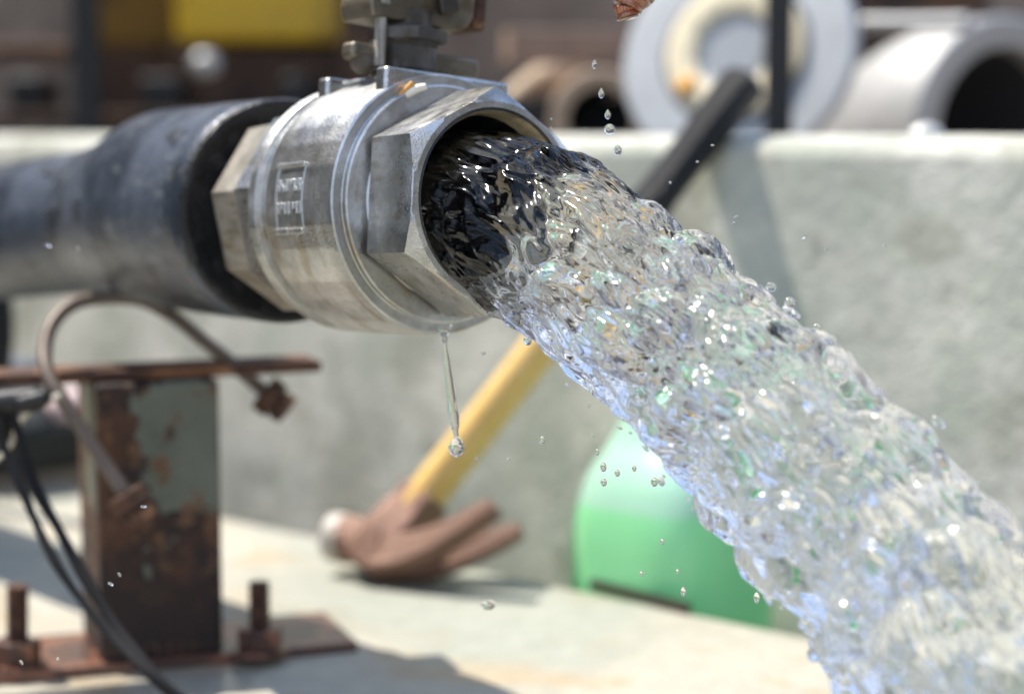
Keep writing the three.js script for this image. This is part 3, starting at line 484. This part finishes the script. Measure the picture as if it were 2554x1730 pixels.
{ // tan pipes and dark stock between valve and disc
  const p = thing('tan_pipe'); tag(p, 'tan pipe end with black opening left of the grey disc', 'pipe');
  const O = at(1497, 300, 1.72), dir = V(0.12, 0, -1).normalize(), z = dir.clone().negate(), x = V().crossVectors(V(0, 1, 0), z).normalize();
  mesh('tube', sweep(spline(O, O.clone().addScaledVector(dir, 0.15), O.clone().addScaledVector(dir, 0.4)), 0.044, 20, 44, { caps: false, vlen: 3 }), M.tanPipe, p); mesh('tube_inside', sweep(spline(O, O.clone().addScaledVector(dir, 0.15), O.clone().addScaledVector(dir, 0.4)), 0.029, 12, 40, { caps: false }), M.black, p);
  const rim = mesh('rim', lathe([[0.029, -0.01], [0.029, 0.002], [0.0305, 0.003], [0.0430, 0.003], [0.0445, 0.001], [0.0445, -0.01]], 56, 0.5), M.tanPipe, p); basis(rim, x, V().crossVectors(z, x), z, O);
  const q = mesh('tan_hose', sweep(spline(at(1215, 330, 1.85), at(1290, 250, 1.85), at(1345, 205, 1.86), at(1390, 185, 1.9), at(1440, 180, 2.0)), (t) => 0.015, 40, 24, { vlen: 3 }), std({ map: rep(boardTex, 4), color: col(3.4, 2.9, 2.2), roughness: 0.6 })); tag(q, 'tan curved pipe piece just right of the valve top', 'pipe');
  const b = thing('square_bar', at(1470, 118, 1.80)); b.rotation.y = 0.15; tag(b, 'brown square steel bar lying above the tan pipe end', 'steel bar'); mesh('bar', rbox(0.155, 0.030, 0.05, 0.002), M.tanPipe, b).material = std({ map: rep(boardTex, 4), color: col(1.7, 1.35, 1.15), roughness: 0.6 });
  const k = thing('dark_crate', at(1400, 300, 1.90)); k.position.y = YARD; tag(k, 'dark crate behind the tan pipe', 'crate');
  for (let i = 0; i < 4; i++) mesh('slat', rbox(0.15, 0.042, 0.014, 0.002).translate(0, 0.026 + i * 0.046, 0.07), M.blackBar, k); mesh('crate_box', rbox(0.14, 0.185, 0.12, 0.004).translate(0, 0.094, 0), M.blackBar, k);
  const t = thing('timber_stack', at(2075, 250, 1.95)); t.position.y = YARD; t.rotation.y = -0.35; tag(t, 'dark brown timber stack between black bar and elbow', 'timber stack');
  for (let i = 0; i < 6; i++) mesh('timber', rbox(0.30 - (i % 2) * 0.02, 0.05, 0.06, 0.003).translate((i % 3) * 0.006, 0.026 + i * 0.052, (i % 2) * 0.008), M.darkIron, t);
  const g = mesh('grey_tube', sweep(spline(at(2150, 58, 1.62), at(2280, 58, 1.60), at(2420, 55, 1.58)), 0.0065, 20, 24), M.galv); tag(g, 'thin grey tube lying across behind the elbow', 'tube');
}
{ // back of the yard: plank fence, post, yellow machine, dark shelves
  const f = thing('plank_fence', V(0, YARD, -3.3)); tag(f, 'grey brown plank fence closing the back of the yard', 'fence');
  const r = rng(31), g0 = [0, 1, 2].map(() => rbox(0.155, 1.7, 0.022, 0.003).translate(0, 0.85, 0));
  const mats = [0.9, 1.0, 1.1].map((k) => std({ map: rep(boardTex, 1.1), color: col(1.9 * k, 1.75 * k, 1.6 * k), roughness: 0.9 }));
  for (let i = 0; i < 40; i++) { const m = mesh('plank', g0[i % 3], mats[Math.floor(r() * 3)], f); m.position.set(-4.4 + i * 0.1542, -0.02 * r(), 0.006 * r()); }
  const post = mesh('timber_post', rbox(0.055, 1.6, 0.055, 0.004), M.darkIron); post.position.copy(at(905, 100, 2.45)).setY(YARD + 0.8); tag(post, 'dark timber post standing behind the valve stem', 'post');
  const post2 = mesh('timber_post', rbox(0.030, 1.6, 0.04, 0.004), M.blackBar); post2.position.copy(at(215, 100, 2.3)).setY(YARD + 0.8); tag(post2, 'thin dark post far left behind the pipe', 'post');
  const y = thing('yellow_machine', at(672, 20, 2.6)); y.position.y = YARD; y.rotation.x = 0; tag(y, 'yellow machine cabinet behind the black coupling', 'machine');
  const yb = at(650, 112, 2.6).y - YARD;
  mesh('cabinet', rbox(0.225, 0.5, 0.16, 0.012, 3).translate(0, yb + 0.25, 0), M.yellow, y); mesh('undercarriage', rbox(0.24, yb - 0.004, 0.14, 0.004).translate(0, (yb - 0.004) / 2, -0.012), M.darkIron, y);
  const y2 = thing('brown_machine', at(345, 60, 2.75)); y2.position.y = YARD; tag(y2, 'dull ochre machine panel left of the yellow cabinet', 'machine'); mesh('panel', rbox(0.12, 0.42, 0.10, 0.008).translate(0, at(345, 118, 2.75).y - YARD + 0.21, 0), std({ map: rep(paintTex, 2), color: col(0.25, 0.23, 0.6), roughness: 0.7 }), y2); mesh('stand', rbox(0.10, at(345, 118, 2.75).y - YARD, 0.09, 0.004).translate(0, (at(345, 118, 2.75).y - YARD) / 2, 0), M.darkIron, y2);
  const sh = thing('dark_rack', at(420, 250, 2.5)); sh.position.y = YARD; tag(sh, 'low dark rack of iron stock behind the pipe', 'rack');
  for (let i = 0; i < 3; i++) mesh('shelf', rbox(0.62, 0.018, 0.18, 0.003).translate(0, 0.03 + i * 0.07, 0), M.darkIron, sh);
  for (let i = 0; i < 11; i++) { const m = mesh('iron_part', rbox(0.035 + 0.02 * r(), 0.045, 0.10, 0.006), [M.crate, M.darkIron, M.blackBar][i % 3], sh); m.position.set(-0.28 + i * 0.056, 0.062 + (i % 3) * 0.07, 0.03 * r()); }
  const ball = mesh('highlight_ball', new THREE.SphereGeometry(0.0155, 28, 20).scale(1.15, 1, 1), M.galv); ball.position.copy(at(512, 160, 2.38)); tag(ball, 'small pale ball standing in for a blurred highlight below the yellow machine', 'ball');  // diffuse highlight on the rack modelled as a small pale ball
  const gt = mesh('grey_pipe', sweep(spline(at(-120, 140, 2.35), at(60, 128, 2.35), at(175, 135, 2.36)), 0.013, 20, 20), M.crate); tag(gt, 'dim grey pipe lying on the rack at far left', 'pipe');
}
{ // unseen outbuilding added on the left to darken what the valve's flank mirrors
  const s = thing('added_shed', V(-2.6, YARD - 0.25, -2.0)); s.rotation.y = 0.5; tag(s, 'unseen dark timber outbuilding added left of the slab', 'added_shed');
  mesh('added_shed_wall', rbox(0.14, 2.4, 3.2, 0.005).translate(0, 1.2, 0), M.darkIron, s); mesh('added_shed_roof', rbox(1.6, 0.06, 3.6, 0.005).rotateZ(0.18).translate(-0.6, 2.35, 0), M.crate, s);
}

{ // unseen pump feeding the pipe, added at the left to darken the flank's reflection
  const p = thing('pump', V(-1.02, 0, -1.02)); tag(p, 'unseen dark green water pump added on the slab left of the pipe', 'pump');
  mesh('base_frame', rbox(0.42, 0.05, 1.1, 0.006).translate(0, 0.026, 0), M.darkIron, p);
  mesh('pump_housing', lathe([[0.0001, -0.5], [0.15, -0.5], [0.17, -0.48], [0.17, -0.1], [0.19, -0.09], [0.19, 0.05], [0.17, 0.06], [0.17, 0.48], [0.15, 0.5], [0.0001, 0.5]], 48, 0.5).translate(0, 0.225, 0), M.pumpPaint, p);
  mesh('top_cover', rbox(0.30, 0.12, 0.8, 0.02, 3).translate(0, 0.42, 0), M.pumpPaint, p);
}
{ // unseen building added on the right to darken what the valve's shaded front mirrors
  const s = thing('added_store', V(2.9, -0.15, 1.0)); s.rotation.y = -0.45; tag(s, 'unseen dark blue grey building added right of the slab', 'building');
  mesh('added_store_wall', rbox(0.2, 2.6, 6, 0.01).translate(0, 1.3, 0), M.addedStoreWall, s); mesh('added_store_roof', rbox(2.4, 0.08, 6.4, 0.01).rotateZ(-0.15).translate(0.9, 2.75, 0), M.crate, s);
}

// ================================================================ WATER
{
  // centre line of the jet: measured places on the photograph, each at the distance that the outlet's direction gives
  const depth = (x) => { const k = (x - 1277) / FPX, h = (k * 0.70 + 0.0094) / (0.60 + 0.58 * k); return 0.70 - 0.58 * h; };
  const C = [[1211, 517, 0.0296], [1330, 578, 0.0308], [1462, 668, 0.0308], [1636, 810, 0.0306], [1822, 968, 0.0310], [1972, 1112, 0.0314], [2134, 1284, 0.0317], [2262, 1440, 0.0321], [2428, 1668, 0.0328], [2566, 1886, 0.0335], [2686, 2100, 0.0340]];
  const pts = [localV(0.085).add(V(0, -0.0015, 0)), localV(0.055).add(V(0, -0.0015, 0)), localV(0.028).add(V(0, -0.0016, 0)), ...C.map(([x, y]) => at(x, y, depth(x)))], rad = [0.0275, 0.0285, 0.0288, ...C.map((c) => c[2])];
  const curve = spline(...pts), len = curve.getLength();
  // radius by arc length
  const ls = [0]; for (let i = 1; i < pts.length; i++) ls.push(ls[i - 1] + pts[i].distanceTo(pts[i - 1]));
  const radAt = (l) => { const q = l * ls[ls.length - 1] / len; let i = 1; while (i < ls.length - 1 && ls[i] < q) i++; return mix(rad[i - 1], rad[i], clamp((q - ls[i - 1]) / (ls[i] - ls[i - 1]))); };
  const L0 = ls[3] * len / ls[ls.length - 1];                        // length inside the valve
  const NU = 940, NV = 620, pos = new Float32Array((NU + 1) * NV * 3 + 6), idx = [];
  let S = V(); const up = V(0, 1, 0);
  const frames = [];
  for (let i = 0; i <= NU; i++) {
    const t = i / NU, l = t * len, p = curve.getPointAt(t), T = curve.getTangentAt(t); S.crossVectors(up, T).normalize(); const N = V().crossVectors(T, S), R = radAt(l), out = l - L0;
    const g = step(-0.01, 0.085, out), g2 = step(-0.03, 0.05, out), big = step(0.01, 0.12, out);
    frames.push({ p, T: T.clone(), S: S.clone(), N, R, out });
    for (let j = 0; j < NV; j++) {
      const a = j / NV * 2 * Math.PI, ca = Math.cos(a), sa = Math.sin(a), X = ca * R, Y = sa * R, Z = l;
      const wx = X + 0.004 * noise(X * 60, Y * 60, Z * 45 + 3), wy = Y + 0.004 * noise(X * 60 + 31, Y * 60, Z * 45 + 9), wz = Z + 0.006 * noise(X * 50 + 11, Y * 50, Z * 40 + 17);
      const n1 = noise(wx * 36, wy * 36, wz * 26), n1b = noise(wx * 62 + 40, wy * 62, wz * 44), n2 = noise(wx * 120, wy * 120, wz * 52), n3 = noise(wx * 250, wy * 250, wz * 92), n4 = noise(wx * 520, wy * 520, wz * 170);
      const b1 = Math.abs(noise(wx * 30 + 7, wy * 30, wz * 24)), b2 = Math.abs(noise(wx * 58 + 3, wy * 58, wz * 46));
      let d = big * (0.0040 * n1 + 0.0125 * (b1 - 0.22) + 0.0085 * (b2 - 0.22) + 0.0020 * n1b) + mix(0.0015, 0.0026, g) * (n2 + 0.4 * (1 - 2 * Math.abs(n2))) + mix(0.00085, 0.00165, g2) * n3 + mix(0.00022, 0.00062, g2) * n4;
      if (out < 0.02) d = Math.min(d, 0.0009);
      if (sa > 0) d -= 0.0032 * sa * step(0.03, -0.005, out);          // the stream sags away from the top of the bore
      const r = R + d, k = (i * NV + j) * 3;
      pos[k] = p.x + r * (ca * S.x + sa * N.x); pos[k + 1] = p.y + r * (ca * S.y + sa * N.y); pos[k + 2] = p.z + r * (ca * S.z + sa * N.z);
    }
  }
  const nIdx = new Uint32Array(NU * NV * 6 + NV * 6); let q = 0;
  for (let i = 0; i < NU; i++) for (let j = 0; j < NV; j++) { const a = i * NV + j, b = i * NV + (j + 1) % NV; nIdx[q++] = a; nIdx[q++] = b; nIdx[q++] = a + NV; nIdx[q++] = a + NV; nIdx[q++] = b; nIdx[q++] = b + NV; }
  const k0 = (NU + 1) * NV; pos.set(frames[0].p.toArray(), k0 * 3); pos.set(frames[NU].p.toArray(), k0 * 3 + 3);
  for (let j = 0; j < NV; j++) { nIdx[q++] = k0; nIdx[q++] = (j + 1) % NV; nIdx[q++] = j; nIdx[q++] = k0 + 1; nIdx[q++] = NU * NV + j; nIdx[q++] = NU * NV + (j + 1) % NV; }
  const g = new THREE.BufferGeometry(); g.setAttribute('position', new THREE.BufferAttribute(pos, 3)); g.setIndex(new THREE.BufferAttribute(nIdx, 1)); g.computeVertexNormals();
  const jet = thing('water_jet'); tag(jet, 'thick jet of clear water gushing out of the valve to lower right', 'water jet');
  mesh('stream', g, M.water, jet);
  // air carried along: hollow bubbles, their walls facing inwards
  const r = rng(99), bp = [], bi = [], ico = new THREE.IcosahedronGeometry(1, 1), ip = ico.attributes.position;
  const NB = 120;
  for (let b = 0; b < NB; b++) {
    const f = frames[Math.floor(mix(0.30, 0.99, r()) * NU)], a = r() * 2 * Math.PI, rr = f.R * 0.80 * Math.sqrt(r()), s = 0.0008 + 0.0024 * r() ** 3, c = f.p.clone().addScaledVector(f.S, rr * Math.cos(a)).addScaledVector(f.N, rr * Math.sin(a));
    const s2 = s * (0.8 + 0.5 * r()), base = bp.length / 3, sl = s * (1.1 + 1.2 * r());
    for (let i = 0; i < ip.count; i++) { const v = c.clone().addScaledVector(f.S, s * ip.getX(i)).addScaledVector(f.N, s2 * ip.getY(i)).addScaledVector(f.T, sl * ip.getZ(i)); bp.push(v.x, v.y, v.z); }
    for (let i = 0; i < ip.count; i += 3) bi.push(base + i, base + i + 2, base + i + 1);
  }
  const bg = new THREE.BufferGeometry(); bg.setAttribute('position', new THREE.Float32BufferAttribute(bp, 3)); bg.setIndex(bi);
  // ragged edge: blobs and threads of water torn off the skin
  const sp = [], si = [];
  for (let b = 0; b < 420; b++) {
    const f = frames[Math.floor(mix(0.33, 0.995, Math.sqrt(r())) * NU)], a = r() * 2 * Math.PI, rr = f.R * (0.99 + 0.20 * r() ** 2.5), s = 0.0005 + 0.0016 * r() ** 3, c = f.p.clone().addScaledVector(f.S, rr * Math.cos(a)).addScaledVector(f.N, rr * Math.sin(a)), base = sp.length / 3, sl = s * (1.0 + 2.2 * r() ** 2), dirv = f.T.clone().addScaledVector(f.S, 0.5 * (r() - 0.5)).addScaledVector(f.N, 0.5 * (r() - 0.5)).normalize(), q1 = V().crossVectors(dirv, f.N).normalize(), q2 = V().crossVectors(dirv, q1);
    for (let i = 0; i < ip.count; i++) { const v = c.clone().addScaledVector(q1, s * ip.getX(i)).addScaledVector(q2, s * ip.getY(i)).addScaledVector(dirv, sl * ip.getZ(i)); sp.push(v.x, v.y, v.z); }
    for (let i = 0; i < ip.count; i++) si.push(base + i);
  }
  const sg = new THREE.BufferGeometry(); sg.setAttribute('position', new THREE.Float32BufferAttribute(sp, 3)); sg.setIndex(si); sg.computeVertexNormals();
  const smooth = mergeVertices(sg.deleteAttribute('normal'), 1e-7); smooth.computeVertexNormals();
  const spray = mesh('torn_spray', smooth, M.water, jet); spray.userData.kind = 'stuff';
  const air = mesh('air_bubbles', (() => { const q = mergeVertices(bg, 1e-7); q.computeVertexNormals(); return q; })(), M.water, jet); air.userData.kind = 'stuff';
}
{ // wet patch round the foot plate
  const sh = new THREE.Shape(), cx = 330, cy = 1690; for (let i = 0; i <= 90; i++) { const t = i / 90 * 2 * Math.PI, k = 1 + 0.28 * noise(Math.cos(t) * 2.2, Math.sin(t) * 2.2, 5) + 0.12 * noise(Math.cos(t) * 7, Math.sin(t) * 7, 9), p = onPlane(cx + 330 * k * Math.cos(t), cy - 62 * k * Math.sin(t), 0); sh[i ? 'lineTo' : 'moveTo'](p.x, -p.z); }
  const g = new THREE.ShapeGeometry(sh, 4); g.rotateX(-Math.PI / 2); g.translate(0, 0.0012, 0); tag(mesh('puddle', boxUV(g), M.puddle), 'thin puddle on the slab round the foot of the post', 'puddle');
}
{ // dribble under the valve
  const d = 0.703, path = spline(at(1106, 822, d), at(1108, 848, d), at(1114, 900, d), at(1120, 950, d), at(1128, 1010, d), at(1135, 1065, d), at(1138, 1092, d), at(1138, 1112, d), at(1137, 1139, d));
  const R = [[0, 16], [0.06, 9], [0.12, 6], [0.25, 9], [0.40, 11], [0.55, 12], [0.66, 14], [0.74, 12], [0.80, 7], [0.84, 6], [0.88, 15], [0.93, 21], [0.97, 16], [1, 3]];
  const rr = (t) => { let i = 1; while (i < R.length - 1 && R[i][0] < t) i++; return mix(R[i - 1][1], R[i][1], step(R[i - 1][0], R[i][0], t)) * d / FPX; };
  tag(mesh('water_dribble', sweep(path, rr, 140, 28), M.water), 'thin dribble of water hanging from the bottom of the valve', 'dribble');
}
{ // drops in flight
  const g = new THREE.SphereGeometry(1, 24, 16), tear = g.clone(); { const p = tear.attributes.position; for (let i = 0; i < p.count; i++) { const y = p.getY(i); if (y > 0) { const k = 1 - 0.55 * y * y; p.setXYZ(i, p.getX(i) * k, y * 1.15, p.getZ(i) * k); } } tear.computeVertexNormals(); }
  const drop = (x, y, w, h, d, geo, label, group, lean = 0) => { const o = mesh('water_drop', geo, M.water); o.position.copy(at(x, y, d)); o.scale.set(w * d / FPX, h * d / FPX, w * d / FPX); o.rotation.z = lean; tag(o, label, 'water drop', group); };
  const chain = 'drops falling from the lever tip';
  drop(1483, 160, 6, 11, 0.685, tear, 'highest small drop falling below the lever tip', chain);
  drop(1500, 233, 7, 12, 0.685, tear, 'second drop down in the line below the lever tip', chain);
  drop(1516, 286, 7.5, 11, 0.685, tear, 'third drop down below the lever tip, before the dark opening', chain);
  drop(1521, 322, 14, 13, 0.685, g, 'largest round drop in the line below the lever tip', chain);
  drop(1541, 375, 10.5, 13, 0.685, tear, 'lowest drop of the line, just above the jet', chain);
  drop(1217, 1508, 18, 12, 0.60, g, 'blurred flattened drop low in front of the slab under the hammer', null);
  const near = 'drops beside the jet and the green jug', loose = 'tiny spray drops in the air';
  [[1353, 1097, 7, 11], [1505, 1165, 8, 12], [1540, 1180, 7, 9], [1506, 1203, 8, 10], [1632, 1202, 9, 12], [1582, 1168, 6, 8], [1490, 1127, 5, 9], [1705, 1475, 7, 12], [1888, 1490, 8, 14], [1911, 1482, 8, 14], [1652, 1350, 5, 8], [1690, 1425, 4, 7], [1600, 1430, 5, 7]].forEach(([x, y, w, h]) => drop(x, y, w, h, 0.66, g, 'small clear drop flying in front of the green jug or wall beside the jet', near));
  [[118, 612, 9, 4, 0.78], [191, 620, 6, 6, 0.78], [358, 1263, 8, 3, 0.70], [297, 1433, 3, 6, 0.70], [275, 1456, 7, 3, 0.70], [142, 1645, 3, 7, 0.7], [52, 1652, 3, 7, 0.7], [1205, 880, 6, 6, 0.69], [712, 737, 7, 6, 0.77], [855, 712, 5, 7, 0.74], [1778, 362, 5, 2.5, 0.68], [1740, 403, 4, 3, 0.68], [1672, 455, 3, 4, 0.68], [1836, 540, 6, 3, 0.66], [1830, 556, 5, 3, 0.66], [2005, 594, 7, 3, 0.62], [2062, 620, 5, 3, 0.62], [2208, 611, 6, 3, 0.6], [1190, 1142, 6, 2.5, 0.7], [1268, 1145, 4, 5, 0.7], [1470, 1010, 3, 7, 0.69], [1478, 1085, 3, 6, 0.69], [1376, 296, 3, 3, 0.69], [1375, 318, 3, 3, 0.69], [1125, 815, 4, 7, 0.70], [2090, 1580, 5, 14, 0.58]].forEach(([x, y, w, h, d]) => drop(x, y, w, h, d, g, 'tiny spray drop in the air around the valve and jet', loose, 0.5 * Math.sin(x)));
}

renderer.render(scene, camera);
